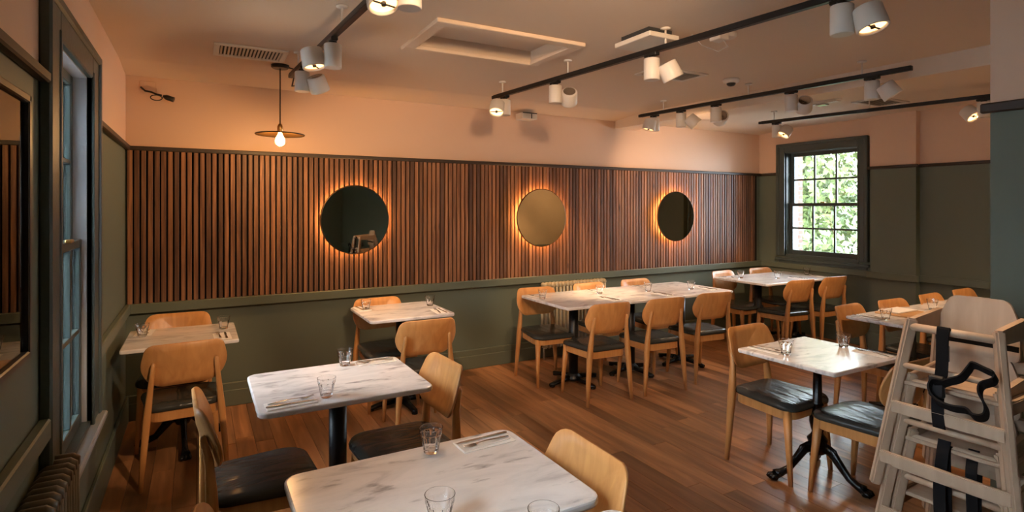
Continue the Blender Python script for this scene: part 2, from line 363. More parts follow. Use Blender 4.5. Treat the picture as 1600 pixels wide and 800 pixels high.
# right wall beside highchairs + alcove wall + end wall + rear wall
struct(MB().box(XP, XP+.2, YR, YA, 0, CZ+.1).build('wall_right', 'wall'))
struct(MB().bbox(XP-.03, XP, YR, YA+.03, 2.055, 2.10, .006).build('trim_6', 'rail'))
struct(MB().bbox(XP-.03, XP, YR, YA, .815, .888, .006).bbox(XP-.02, XP, YR, YA, 0, .19, .006).build('trim_7', 'green'))
struct(MB().box(XP+.2, XE+.2, YA-.2, YA, 0, CZ+.1).build('wall_alcove', 'tan'))
struct(MB().bbox(XP+.2, XE, YA, YA+.04, .86, .93, .006).box(XP+.2, XE, YA, YA+.02, 0, .86).build('trim_8', 'green'))
struct(MB().box(XL-.25, XP+.2, YR-.2, YR, 0, CZ+.1).build('wall_rear', 'wall'))
EW = (3.80, 4.74, 1.0, 2.335)
we = struct(hole_wall_x(MB(), XE, XE+.24, YA, YB, 0, CZ+.1, [EW]).box(XE-.08, XE, 3.16, 3.63, 0, CZ+.01).build('wall_end', 'wall'))
def xrail(name, mat, z0, z1, dep, r=.005, split=True):
    mb = MB()
    segs = [(YA, 3.16), (3.63, 3.73), (4.86, YB-.055)] if split else [(YA, 3.16), (3.63, YB-.055)]
    for a, b in segs: mb.bbox(XE-dep, XE, a, b, z0, z1, r)
    mb.bbox(XE-.08-dep, XE-.08, 3.16-dep, 3.63+dep, z0, z1, r)
    return struct(mb.build(name, mat))
xrail('trim_9', 'rail', 2.052, 2.085, .028); xrail('trim_10', 'green', .815, .888, .03, split=False); xrail('baseboard_end', 'green', 0, .19, .02, split=False)

# sash windows: built in a local frame; x = along wall, y = into the room (+) / outside (-), z = up
def sash_window(name, width, z0, z1, zm, cas, sill_z, mtx_loc, rz, label, depth=.10, proud=.045, sillproud=.05, ct=None, rmat='reveal'):
    ct = ct or cas
    w = width/2; R = struct(empty(name, mtx_loc, rz)); R['label'] = label
    c = MB()
    for s in (-1, 1):
        c.bbox(s*w if s > 0 else -w-cas, w+cas if s > 0 else -w, -.002, proud*.7, z0-.02, z1+ct, .006)
        c.bbox(s*(w+cas)-.022, s*(w+cas)+.022, -.002, proud, z0-.02, z1+ct+.02, .008)
        c.bbox(s*(w+.012)-.012, s*(w+.012)+.012, 0, proud*.85, z0-.02, z1+.03, .004)
    c.bbox(-w, w, -.002, proud*.7, z1, z1+ct, .006); c.bbox(-w-cas-.02, w+cas+.02, -.002, proud, z1+ct-.022, z1+ct+.022, .008)
    c.build('casing', 'frame', R)
    rv = MB()
    rv.box(-w-.015, -w+.004, -.2, 0, z0, z1); rv.box(w-.004, w+.015, -.2, 0, z0, z1); rv.box(-w, w, -.2, 0, z1-.004, z1+.015)
    rv.build('reveal', rmat, R)
    MB().bbox(-w-cas-.04, w+cas+.04, -.2, sillproud, sill_z-.035, sill_z, .008).bbox(-w-cas, w+cas, 0, .02, sill_z-.09, sill_z-.03, .005).build('window_sill', rmat if rmat == 'frame' else 'sill', R)
    if z0-sill_z > .02: MB().box(-w, w, -.2, .015, sill_z, z0+.004).build('apron', 'frame', R)
    for nm, ya, b0, b1 in (('upper_sash', -depth-.035, zm-.02, z1), ('lower_sash', -depth, z0, zm+.02)):
        st = .05; f = MB(); yb_ = ya+.03
        f.bbox(-w, -w+st, ya, yb_, b0, b1, .004).bbox(w-st, w, ya, yb_, b0, b1, .004)
        rb = .06 if nm == 'lower_sash' else .04; rt = .04 if nm == 'lower_sash' else .05
        f.bbox(-w+st, w-st, ya, yb_, b0, b0+rb, .004).bbox(-w+st, w-st, ya, yb_, b1-rt, b1, .004)
        S = f.build(nm, 'frame', R)
        gw = (2*w-2*st); gh = b1-rt-b0-rb
        for k in (1, 2):
            xx = -w+st+gw*k/3; MB().bbox(xx-.011, xx+.011, ya+.003, yb_, b0+rb, b1-rt, .003).build('glazing_bar', 'frame', S)
        zz = b0+rb+gh/2; MB().bbox(-w+st, w-st, ya+.004, yb_-.001, zz-.011, zz+.011, .003).build('glazing_bar', 'frame', S)
        for i in range(3):
            for j in range(2):
                xa = -w+st+gw*i/3; za = b0+rb+gh*j/2
                MB().box(xa, xa+gw/3, ya+.012, ya+.015, za, za+gh/2).build('pane', 'pane', S)
    MB().bbox(-.03, .03, -depth+.03, -depth+.055, zm+.02, zm+.035, .004).build('sash_lock', 'brass', R)
    return R
sash_window('window_1',   .75, .56, 2.26, 1.445, .19, .54, (XL, 3.075, 0), -PI/2, 'tall dark green sash window in the left wall', depth=.05, proud=.038, sillproud=.06, ct=.125)
sash_window('window_added', .94, .52, 2.33, 1.44, .15, .47, (XL, .82, 0), -PI/2, 'added unseen sash window in the left wall bringing daylight to the near tables', depth=.07, proud=.055, sillproud=.045)  # added outside the view to light the nearest table from the left
sash_window('window_3', .94, 1.0, 2.335, 1.655, .10, .955, (XE, 4.27, 0), PI/2, 'dark green twelve-pane sash window in the far end wall', depth=.09, proud=.05, sillproud=.055, rmat='frame')

# ================================================================== OUTSIDE
struct(MB().box(XE+.24, 26, -6, 16, -2.6, -2.5).build('ground', 'stone'))
struct(MB().box(XE+.24, XE+.38, 4.76, 5.4, -2.5, 3.2).build('wall_outside', 'brick'))
struct(MB().box(-14, XL-.24, -14, 20, -2.6, -2.5).build('ground_added', 'stone'))  # added below the left windows to stop light coming from beneath
HB = empty('building', (-7.6, 5.0, -2.5)); tag(HB, 'pale grey building added unseen across the street to shade the right wall', 'building')  # added to block level daylight from the wall beside the high chairs
MB().box(-1.0, 0, -13, 13, 0, 5.8).build('wall', 'render', HB); MB().box(-1.1, .12, -13.1, 13.1, 5.8, 6.0).build('parapet', 'offw', HB)
for k in range(9):
    MB().box(-.02, .03, -11+k*2.7, -9.9+k*2.7, 2.9, 4.7).build('window', 'frame', HB)
def leafcloud(mb, c, r, nleaf, size):
    for _ in range(nleaf):
        while True:
            d = Vector((random.gauss(0, 1), random.gauss(0, 1), random.gauss(0, 1)))
            if d.length > .1: break
        d.normalize(); k = random.uniform(.72, 1.04)
        p = Vector(c)+Vector((d.x*r[0], d.y*r[1], d.z*r[2]))*k
        a = Vector((random.gauss(0, 1), random.gauss(0, 1), random.gauss(0, 1))).normalized(); b = a.cross(d+Vector((.01, .02, .03))).normalized(); s = size*random.uniform(.6, 1.3)
        mb.add([p-a*s, p+b*s*.5, p+a*s, p-b*s*.5], [(0, 1, 2, 3)])
def tree(loc, blobs, mat, label, nl, size):
    R = empty('tree', loc); tag(R, label, 'tree', 'trees outside the end window')
    MB().tube([(0, 0, 0), (.05, 0, 1.2), (0, .08, 2.6)], [.16, .13, .08], 8).build('trunk', 'bark', R)
    mb = MB()
    for c, r in blobs: leafcloud(mb, c, r, nl, size)
    tag(mb.build('crown', mat, R), kind='stuff')
tree((10.5, 7.55, -2.5), [((0, 0, 3.8), (1.4, 1.3, 2.0)), ((-.3, -.8, 5.0), (1.0, 1.0, 1.1)), ((.2, .7, 5.2), (1.0, 1.1, 1.3)), ((0, -1.0, 3.0), (1.2, 1.0, 1.3))], 'leaf1', 'tall light green tree outside, left half of the end window', 2300, .085)
tree((14.6, 8.5, -2.15), [((0, 0, 2.6), (1.5, 1.3, 1.9)), ((0, -.9, 3.7), (1.1, 1.2, .9)), ((.3, .8, 3.6), (1.1, 1.1, 1.2)), ((0, -1.6, 2.6), (1.1, 1.1, 1.5))], 'leaf2', 'rounded green bush outside, right half of the end window', 2300, .09)

# ================================================================== CHAIRS
def chair_proto():
    R = empty('dining_chair')
    # backrest: curved plywood plate
    ol = roundpoly([(-.195, .135, .065), (.195, .135, .065), (.232, -.03, .14), (.172, -.13, .10), (-.172, -.13, .10), (-.232, -.03, .14)], 4)
    tilt = Matrix.Translation((0, -.222, .698)) @ Matrix.Rotation(.29, 4, 'X')
    def lay(sc, off): return [(p[0]*sc, off+1.05*(p[0]*sc)**2, p[1]*sc) for p in ol]
    h = .0065
    rr = [lay(.001, -h), lay(.35, -h), lay(.7, -h), lay(.985, -h), lay(1, -h*.5), lay(1, h*.5), lay(.985, h), lay(.7, h), lay(.35, h), lay(.001, h)]
    MB().rings(rr, tilt).build('backrest', 'oak', R)
    so = roundpoly([(-.232, .240, .09), (.232, .240, .09), (.190, -.195, .07), (-.190, -.195, .07)], 5)
    def sl(sc, z): return [(p[0]*sc, p[1]*sc, z+.012*max(0, (p[1]*sc)/.22)**2*-1) for p in so]
    MB().rings([sl(.96, .432), sl(.995, .438), sl(1.0, .452), sl(.97, .466), sl(.85, .474), sl(.55, .473), sl(.2, .470), sl(.001, .469)]).build('seat', 'leather', R)
    ap = [(p[0]*.93, p[1]*.93) for p in so]
    MB().rings([[(x, y, .372) for x, y in inset(ap, .006)], [(x, y, .376) for x, y in ap], [(x, y, .43) for x, y in ap], [(x, y, .433) for x, y in inset(ap, .004)]], smooth=False).build('apron', 'oakleg', R)
    for s in (-1, 1):
        MB().tube([(s*.205, .222, 0), (s*.196, .205, .2), (s*.183, .185, .425)], [(.0115, .0115), (.0165, .0165), (.023, .023)], 12, sq=.6).build('leg', 'oakleg', R)
        MB().tube([(s*.222, -.205, 0), (s*.208, -.196, .2), (s*.192, -.190, .40), (s*.182, -.192, .50), (s*.170, -.199, .62), (s*.160, -.219, .715), (s*.159, -.222, .728)],
                  [(.012, .013), (.017, .019), (.021, .025), (.018, .022), (.0145, .0165), (.012, .013), (.006, .006)], 12, sq=.6).build('leg', 'oakleg', R)
    return R
C0 = chair_proto(); cused = [False]
def chair(x, y, face, label, jit=0):
    """x,y = centre of the top of the backrest; face = direction the sitter looks, in degrees from +Y (counter-clockwise)"""
    a = math.radians(face+jit)
    ox = x-math.sin(a)*.262; oy = y+math.cos(a)*.262
    if cused[0]: o = copy_tree(C0)
    else: o = C0; cused[0] = True
    o.location = (ox, oy, 0); o.rotation_euler = (0, 0, a)
    tag(o, label, 'chair', 'oak plywood dining chairs')
    return o
N_, S_, E_, W_ = 0, 180, -90, 90
chair(-.062, 3.77, N_, 'oak chair seen from behind at the corner table beside the tall window', 4)
chair(-.125, 4.90, S_, 'oak chair against the slatted wall behind the corner table by the tall window', -3)
chair(1.41, 3.70, N_, 'oak chair seen from behind at the small table under the left round mirror', -2)
chair(1.355, 4.885, S_, 'oak chair against the wall behind the small table under the left round mirror', 2)
chair(-.035, 2.67, E_, 'oak chair in side view left of the middle marble table with wide grey seat', 3)
chair(1.16, 2.72, W_, 'oak chair tucked against the right side of the middle marble table', 3)
chair(1.17, 1.49, W_, 'oak chair with its backrest at the right end of the nearest marble table', -2)
chair(-.04, 1.55, E_, 'oak chair barely in view at bottom left, beside the nearest marble table', -3)
chair(1.205, .80, W_, 'oak chair of which only the backrest top shows at the bottom edge', -2)
chair(3.19, 2.555, S_, 'oak chair behind the square marble table with the ornate iron foot', 2)
chair(3.25, 1.49, N_, 'oak chair half hidden behind the stacked high chairs', -1)
for i, (x, y, f) in enumerate([(2.895, 4.76, S_), (3.54, 4.77, S_), (4.18, 4.78, S_), (2.97, 3.61, N_), (3.56, 3.58, N_), (4.19, 3.60, N_)]):
    chair(x, y, f, ('leftmost oak chair on the wall side of the long marble table', 'middle oak chair on the wall side of the long table, before the radiator', 'rightmost oak chair on the wall side of the long marble table',
                    'leftmost oak chair on the near side of the long marble table', 'middle oak chair on the near side of the long marble table', 'rightmost oak chair on the near side of the long marble table')[i], (-4, 2, 0, -3, -5, -6)[i])
for i, (x, y, f) in enumerate([(5.67, 4.87, S_), (6.38, 4.87, S_), (5.75, 3.78, N_), (6.34, 3.76, N_)]):
    chair(x, y, f, ('left oak chair on the slatted-wall side of the table by the end window', 'right oak chair on the slatted-wall side of the table by the end window',
                    'left oak chair with its back to us at the table by the end window', 'right oak chair with its back to us at the table by the end window')[i], (4, -2, -6, -4)[i])
for i, (x, y) in enumerate([(4.58, 2.69), (5.17, 2.66), (5.80, 2.66), (6.42, 2.66)]):
    chair(x, y, S_, ('first oak chair from the left in the row behind the table beyond the high chairs', 'second oak chair from the left in the row behind the table beyond the high chairs',
                     'third oak chair from the left in the row behind the table beyond the high chairs', 'last oak chair in the row, just above the high chair backrest')[i], (3, -2, 2, 0)[i])

# ================================================================== TABLES
def table(x0, x1, y0, y1, z, rad, kind, label, group, ang=0, th=.026):
    cx, cy = (x0+x1)/2, (y0+y1)/2; w, d = (x1-x0)/2, (y1-y0)/2
    R = empty('marble_table', (cx, cy, 0)); tag(R, label, 'table', group)
    ol = roundpoly([(-w, d, rad), (w, d, rad), (w, -d, rad), (-w, -d, rad)], 6)
    slab(ol, z-th, z, .007).build('tabletop', 'marble', R)
    zt = z-th
    MB().bbox(-.17, .17, -.17, .17, zt-.014, zt, .005).build('top_plate', 'black', R)
    if kind == 'cross':
        MB().lathe([(.043, .045), (.043, zt-.014)], 28).build('column', 'black', R)
        b = MB().lathe([(.075, .028), (.075, .05), (.05, .075), (.044, .085)], 24)
        b.build('base_hub', 'black', R)
        for k in range(4):
            a = ang+PI/2*k; m = Matrix.Rotation(a, 4, 'Z')
            f = MB().tube([m @ Vector((.05, 0, .045)), m @ Vector((.18, 0, .034)), m @ Vector((.255, 0, .022)), m @ Vector((.285, 0, .020))], [(.028, .022), (.027, .017), (.026, .014), (.012, .012)], 12, sq=.7)
            f.lathe([(.024, 0), (.024, .012), (.012, .016)], 14, m @ Matrix.Translation((.258, 0, 0)))
            f.build('foot', 'iron', R)
    else:
        pr = [(.035, .20), (.052, .215), (.058, .235), (.040, .255), (.030, .275), (.038, .30), (.046, .335), (.043, .37), (.030, .41), (.026, .43), (.034, .437), (.034, .452), (.026, .46),
              (.024, .60), (.023, .66), (.031, .668), (.031, .682), (.024, .69), (.024, zt-.012)]
        MB().lathe(pr, 20).build('column', 'iron', R)
        MB().lathe([(.012, .135), (.040, .150), (.058, .185), (.055, .205), (.035, .222)], 20).build('base_hub', 'iron', R)
        for k in range(3):
            m = Matrix.Rotation(ang+2*PI/3*k, 4, 'Z')
            pts = [(.03, 0, .195), (.085, 0, .175), (.135, 0, .115), (.180, 0, .062), (.225, 0, .040), (.262, 0, .030)]
            f = MB().tube([m @ Vector(q) for q in pts], [(.020, .032), (.020, .030), (.018, .024), (.017, .020), (.022, .022), (.030, .028)], 12)
            for t in (-1, 0, 1): f.tube([m @ Vector((.258, t*.018, .028)), m @ Vector((.288, t*.022, .022)), m @ Vector((.302, t*.023, .010))], [.013, .013, .007], 8)
            f.tube([m @ Vector(q) for q in [(.06, 0, .21), (.10, 0, .19), (.12, 0, .155), (.10, 0, .14)]], [.010, .012, .010, .005], 8)
            f.lathe([(.02, 0), (.02, .02)], 10, m @ Matrix.Translation((.268, 0, 0)))
            f.build('foot', 'iron', R)
    return R
gT = 'marble topped dining tables'
table(-.42, .235, 4.13, 4.76, .75, .012, 'ornate', 'small marble table with ornate iron foot in the corner by the tall window', gT, .6)
table(1.115, 1.80, 4.15, 4.82, .775, .04, 'cross', 'small rounded marble table under the left round mirror', gT, .1)
table(.216, .995, 2.545, 3.185, .76, .045, 'cross', 'rounded marble table in the middle, lit by a warm spot', gT, .1)
table(.234, 1.055, 1.325, 1.93, .76, .05, 'cross', 'nearest grey marble table, cut off by the bottom edge', gT, .1)
table(.234, 1.055, .665, 1.272, .76, .05, 'cross', 'marble table almost wholly below the frame, only its far corner showing', gT, .1)
table(2.705, 3.39, 3.895, 4.69, .775, .035, 'cross', 'left section of the long marble table, on its own black pedestal', gT, .12)
table(3.392, 4.077, 3.895, 4.69, .775, .012, 'cross', 'middle section of the long marble table, between two others', gT, .12)
table(4.079, 4.76, 3.895, 4.69, .775, .035, 'cross', 'right section of the long marble table, nearest the end window', gT, .12)
table(5.45, 6.12, 4.03, 4.77, .775, .03, 'cross', 'left half of the marble table beside the end window', gT, .12)
table(6.122, 6.765, 4.03, 4.77, .775, .03, 'cross', 'right half of the marble table, right beneath the end window', gT, .12)
table(4.49, 5.18, 2.02, 2.615, .76, .012, 'cross', 'marble table with a wooden board, just left of the high chairs', gT, .12)
table(5.182, 5.87, 2.02, 2.615, .76, .012, 'cross', 'grey marble table whose far edge shows above the high chairs', gT, .12)
table(5.872, 6.55, 2.02, 2.615, .76, .012, 'cross', 'hindmost marble table in the row behind the high chairs', gT, .12)
table(2.91, 3.575, 1.75, 2.36, .75, .010, 'ornate', 'square marble table with ornate black iron foot, left of the high chairs', gT, math.radians(155))

# ================================================================== TABLEWARE
def tumbler_mesh():
    n = 36; H = .088
    out = [(.024, 0), (.0262, .004), (.0285, .02), (.0325, .042), (.0368, .060), (.0395, .068), (.0405, .076), (.0415, H-.0025), (.0417, H-.0012), (.0414, H-.0003)]
    inn = [(.0408, H), (.0402, H-.0004), (.0399, H-.0014), (.0388, .076), (.0372, .066), (.0340, .054), (.0290, .034), (.0250, .017), (.0225, .012), (.0001, .011)]
    def rf(i, k, r, z):
        if i < len(out) and .003 < z < .066:
            a = (k % 4)/4*2*PI/9-PI/9; return r*(.955+.055*abs(math.sin((k % 4)/4*PI))) if True else r
        return r
    me = MB().lathe([(.0001, .0008)]+out+inn, n, smooth=False, rf=lambda i, k, r, z: rf(i-1, k, r, z) if i > 0 else r, cap=False).mesh('tumbler')
    me.materials.append(M['glass']); return me
TM = tumbler_mesh()
def tumbler(x, y, z, label): return tag(put('tumbler', TM, None, None, (x, y, z+.0004), (0, 0, random.random()*3)), label, 'glass', 'clear glass tumblers')
def napkin_mesh():
    ol = roundpoly([(-.052, .105, .004), (.052, .105, .004), (.052, -.105, .004), (-.052, -.105, .004)], 2)
    mb = MB()
    mb.rings([[(x, y, z) for x, y in ol] for z in (0, .0022)], smooth=False)
    o2 = roundpoly([(-.044, .103, .01), (.048, .103, .004), (.048, -.103, .004), (-.030, -.103, .02)], 3)
    mb.rings([[(x, y, z) for x, y in o2] for z in (.0022, .0042)], smooth=False)
    me = mb.mesh('napkin'); me.materials.append(M['paper']); return me
def fork_mesh():
    mb = MB(); z = .003
    mb.tube([(0, -.098, z), (0, -.06, z+.002), (0, 0, z+.006), (0, .03, z+.005), (0, .045, z+.002)], [(.0055, .0016), (.0065, .0018), (.0035, .0018), (.003, .0018), (.011, .0014)], 10)
    for t in (-1.5, -.5, .5, 1.5): mb.tube([(t*.0058, .042, z+.002), (t*.006, .065, z+.001), (t*.0055, .096, z+.008)], [(.0021, .0012), (.0019, .0011), (.0010, .0008)], 6)
    me = mb.mesh('fork'); me.materials.append(M['steel']); return me
def knife_mesh():
    mb = MB(); z = .003
    mb.tube([(0, -.105, z), (0, -.10, z), (0, -.05, z), (0, -.005, z), (0, 0, z)], [(.004, .002), (.0075, .003), (.0065, .003), (.005, .003), (.003, .002)], 10)
    ol = [(-.006, 0), (.005, 0), (.007, .05), (.006, .085), (.001, .108), (-.005, .10), (-.006, .06)]
    mb.rings([[(x, y, z-.0008) for x, y in ol], [(x, y, z+.0008) for x, y in ol]], smooth=False)
    me = mb.mesh('knife'); me.materials.append(M['steel']); return me
NM, FM, KM = napkin_mesh(), fork_mesh(), knife_mesh()
def setting(x, y, z, rz, where):
    a = math.radians(rz)
    m = Matrix.Translation((x, y, z+.0004)) @ Matrix.Rotation(a, 4, 'Z')
    tag(put('napkin', NM, None, None, m.translation, (0, 0, a)), 'white paper napkin '+where, 'napkin', 'paper napkins')
    p = m @ Vector((-.018, .004, .0046)); tag(put('fork', FM, None, None, p, (0, 0, a+random.uniform(-.06, .06))), 'steel fork '+where, 'fork', 'steel forks')
    p = m @ Vector((.022, -.002, .0046)); tag(put('knife', KM, None, None, p, (0, 0, a+random.uniform(-.06, .06))), 'steel knife '+where, 'knife', 'steel knives')
for x, y, z, l in [
 (-.33, 4.52, .75, 'clear tumbler at the left end of the corner table by the tall window'), (.158, 4.53, .75, 'clear tumbler at the right end of the corner table by the tall window'),
 (1.205, 4.63, .775, 'clear tumbler at the left end of the small table under the left mirror'), (1.74, 4.57, .775, 'clear tumbler at the right end of the small table under the left mirror'),
 (.696, 3.115, .76, 'clear tumbler at the far edge of the warmly lit middle table'), (.508, 2.64, .76, 'clear tumbler at the near edge of the warmly lit middle table'),
 (.714, 1.865, .76, 'clear tumbler at the far edge of the nearest marble table'), (.569, 1.42, .76, 'clear tumbler cut by the bottom edge on the nearest marble table'), (.774, 1.222, .76, 'clear tumbler of which only the rim shows at the bottom edge'),
 (2.775, 4.40, .775, 'leftmost clear tumbler on the long marble table'), (3.43, 4.39, .775, 'second clear tumbler from the left on the long marble table'), (3.955, 4.28, .775, 'third clear tumbler from the left on the long marble table'), (4.44, 4.17, .775, 'rightmost clear tumbler on the long marble table'),
 (5.66, 4.54, .775, 'leftmost clear tumbler on the table by the end window'), (6.017, 4.307, .775, 'middle clear tumbler on the table by the end window'), (6.66, 4.36, .775, 'rightmost clear tumbler on the table by the end window'),
 (4.60, 2.37, .76, 'clear tumbler at the left end of the table beyond the high chairs'), (5.385, 2.408, .76, 'clear tumbler beside the wooden board beyond the high chairs'),
 (3.033, 2.116, .75, 'clear tumbler at the left of the square ornate-footed table'), (3.505, 2.052, .75, 'tall-looking clear tumbler at the right of the square ornate-footed table')]:
    tumbler(x, y, z, l)
setting(-.325, 4.64, .75, 176, 'at the left end of the corner table by the tall window'); setting(.14, 4.27, .75, 2, 'at the right end of the corner table by the tall window')
setting(1.19, 4.70, .775, 184, 'at the left end of the small table under the left mirror'); setting(1.71, 4.275, .775, -4, 'at the right end of the small table under the left mirror')
setting(.355, 2.625, .76, -87, 'at the near left corner of the warmly lit middle table'); setting(.862, 3.105, .76, 92, 'at the far right corner of the warmly lit middle table')
setting(.915, 1.850, .76, 92, 'at the far right corner of the nearest marble table'); setting(.945, 1.20, .76, 75, 'at the bottom edge, on the table corner below the frame')
for i, (x, y, r) in enumerate([(2.80, 4.55, 180), (3.30, 4.08, 0), (3.49, 4.55, 180), (3.93, 4.06, 0), (4.60, 4.10, 0), (4.12, 4.56, 180)]):
    setting(x, y, .775, r+random.uniform(-6, 6), ('at the left end of the long table, wall side', 'at the near left of the long table', 'before the wall-side middle seat of the long table', 'at the near middle of the long table', 'at the near right end of the long table', 'before the wall-side right seat of the long table')[i])
for i, (x, y, r) in enumerate([(5.56, 4.64, 180), (6.22, 4.18, 0), (6.63, 4.16, 0)]):
    setting(x, y, .775, r+random.uniform(-6, 6), ('at the left end of the table by the end window', 'at the near middle of the table by the end window', 'at the near right end of the table by the end window')[i])
setting(4.58, 2.49, .76, 178, 'at the left end of the table beyond the high chairs')
setting(3.025, 2.235, .75, 184, 'at the left corner of the square ornate-footed table'); setting(3.505, 1.875, .75, 3, 'at the right corner of the square ornate-footed table')
# wooden serving board with a menu lying on it
tag(MB().bbox(4.80, 5.15, 2.30, 2.56, .7604, .775, .004).build('serving_board', 'board'), 'thin wooden board lying on the marble table beyond the high chairs', 'board')
tag(MB().bbox(4.84, 5.13, 2.40, 2.555, .7754, .785, .002).build('menu', 'paper'), 'pale folded menu on the wooden board beyond the high chairs', 'menu')

# ================================================================== HIGH CHAIRS (stack of three)
def highchair():
    R = empty('high_chair')          # front = +Y, width along X
    HT = .70
    fl_ = lambda s, z: Vector((s*(.235-.092*z/HT), .225-.105*z/HT, z)); bl = lambda s, z: Vector((s*(.235-.092*z/HT), -.225+.105*z/HT, z))
    def bar(name, a, b, w, d, rnd=.004, mat='chairw', axis=None):
        a, b = Vector(a), Vector(b); t = (b-a); L_ = t.length; q = t.to_track_quat('X', 'Z'); m = Matrix.Translation((a+b)/2) @ q.to_matrix().to_4x4()
        return MB().bbox(-L_/2, L_/2, -d/2, d/2, -w/2, w/2, rnd, m, 2).build(name, mat, R)
    for s in (-1, 1):
        bar('leg', fl_(s, 0), fl_(s, HT), .042, .030, .007); bar('leg', bl(s, 0), bl(s, HT-.02), .040, .028, .007)
        # side arm panel
        a = fl_(s, HT-.01); b = bl(s, HT+.0)
        m = MB(); pts = [(.225-.105, HT), (-.13, HT+.02), (-.13, HT-.06), (.225-.105, HT-.055)]
        o = s*.143
        m.add([(o-.011, y, z) for y, z in pts]+[(o+.011, y, z) for y, z in pts], [(3, 2, 1, 0), (4, 5, 6, 7), (0, 1, 5, 4), (1, 2, 6, 5), (2, 3, 7, 6), (3, 0, 4, 7)]); m.build('armrest', 'chairw', R)
        bar('side_rail', fl_(s, .42)-Vector((0, .01, 0)), bl(s, .42)+Vector((0, .01, 0)), .05, .02); bar('side_rail', fl_(s, .13)-Vector((0, .01, 0)), bl(s, .13)+Vector((0, .01, 0)), .045, .02)
    for z, r in ((HT-.035, .016), (.505, .012)): MB().tube([fl_(-1, z), fl_(1, z)], r, 12).build('front_rod', 'chairw', R)
    for z in (.335, .125): bar('front_slat', fl_(-1, z)+Vector((0, .012, 0)), fl_(1, z)+Vector((0, .012, 0)), .048, .020)
    bar('back_slat', bl(-1, .14), bl(1, .14), .045, .02); bar('back_slat', bl(-1, .52), bl(1, .52), .05, .018)
    MB().bbox(-.165, .165, -.16, .15, .425, .441, .004).build('seat', 'chairw', R)
    ol = roundpoly([(-.100, .80, .045), (.100, .80, .045), (.138, .70, .05), (.140, .56, .02), (-.140, .56, .02), (-.138, .70, .05)], 6)
    m = Matrix.Rotation(-.10, 4, 'X')
    MB().rings([[(x, -.115-.008, z) for x, z in ol], [(x, -.115+.008, z) for x, z in ol]], Matrix.Translation((0, .07, 0)) @ Matrix.Rotation(.10, 4, 'X'), smooth=False).build('backrest', 'chairw', R)
    return R
def straps(R, k):
    if k == 0:
        m = MB(); m.ribbon([(.02, .13, .67), (.02, .148, .685), (.02, .156, .64), (.018, .168, .52), (.026, .178, .43), (.02, .195, .35), (.014, .198, .30)], (1, 0, 0), .042)
        m.build('crotch_strap', 'strap', R)
        m = MB(); m.ribbon([(.03, .185, .455), (-.02, .20, .49), (-.06, .205, .515), (-.085, .205, .555), (-.10, .21, .575), (-.135, .21, .565), (-.165, .215, .555), (-.16, .21, .53), (-.125, .21, .505), (-.122, .215, .47), (-.14, .215, .43), (-.135, .215, .395), (-.105, .215, .385), (-.08, .21, .40), (-.03, .21, .395), (.02, .205, .405), (.045, .20, .44), (.035, .195, .475), (.0, .195, .48)], (.15, .6, .8), .034, .004)
        m.build('harness_loop', 'strap', R)
        MB().bbox(.0, .055, .175, .195, .415, .50, .006).build('buckle', 'plastic', R)
        MB().ribbon([(-.14, -.085, .60), (-.05, -.082, .603), (.06, -.082, .603), (.14, -.085, .60)], (0, 0, 1), .022).build('waist_strap', 'strap', R)
        MB().bbox(.035, .075, .05, .07, .53, .60, .005).build('buckle', 'plastic', R)
    if k == 1:
        m = MB(); m.ribbon([(.02, .145, .47), (.018, .175, .40), (.022, .185, .30), (.012, .205, .20), (.0, .21, .10)], (1, 0, 0), .042); m.build('crotch_strap', 'strap', R)
        MB().ribbon([(-.06, .10, .45), (-.075, .17, .40), (-.08, .18, .30), (-.09, .19, .12)], (1, .1, 0), .035).build('waist_strap', 'strap', R)
    if k == 2:
        MB().ribbon([(.02, .12, .665), (.02, .155, .67), (.012, .17, .52), (.005, .18, .35), (.0, .19, .2)], (1, 0, 0), .042).build('crotch_strap', 'strap', R)
        MB().ribbon([(-.07, .13, .60), (-.08, .17, .5), (-.085, .18, .35), (-.09, .19, .15)], (1, .1, 0), .045).build('waist_strap', 'strap', R)
H0 = highchair(); HS = [copy_tree(H0), copy_tree(H0), H0]
for i, hc in enumerate(HS):          # i=0 lowest
    hc.location = (2.725-.004*i, 1.095, .23*i); hc.rotation_euler = (0, 0, PI/2+.05-.01*i)
    tag(hc, ('pale wooden high chair at the bottom of the stack', 'pale wooden high chair in the middle of the stack', 'topmost pale wooden high chair of the stack with black harness')[i], 'high chair', 'stacked high chairs')
    straps(hc, 2-i)

# ================================================================== MIRRORS
for i, x in enumerate((1.222, 3.180, 5.125)):
    R = empty('round_mirror', (x, 5.055, 1.510), (.045, 0, 0)[i]); rx = Matrix.Rotation(PI/2, 4, 'X')
    tag(R, ('left backlit round mirror reflecting the high chairs', 'middle backlit round mirror with a golden reflection', 'right backlit round mirror reflecting dark green wall')[i], 'mirror', 'backlit round mirrors')
    MB().lathe([(.300, .006), (.3055, .005), (.3085, .002), (.3085, -.004), (.300, -.005)], 72, rx).build('rim', 'mirrim', R)
    MB().lathe([(.0001, .0066), (.300, .0066), (.300, .002), (.0001, .002)], 72, rx, smooth=False, cap=False).build('glass', 'mirror', R)
    MB().lathe([(.20, -.005), (.20, -.05)], 48, rx).build('mount', 'black', R)
    MB().lathe([(.262, -.008), (.272, -.008), (.272, -.020), (.262, -.020), (.262, -.008)], 72, rx, cap=False).build('led_strip', 'led', R)

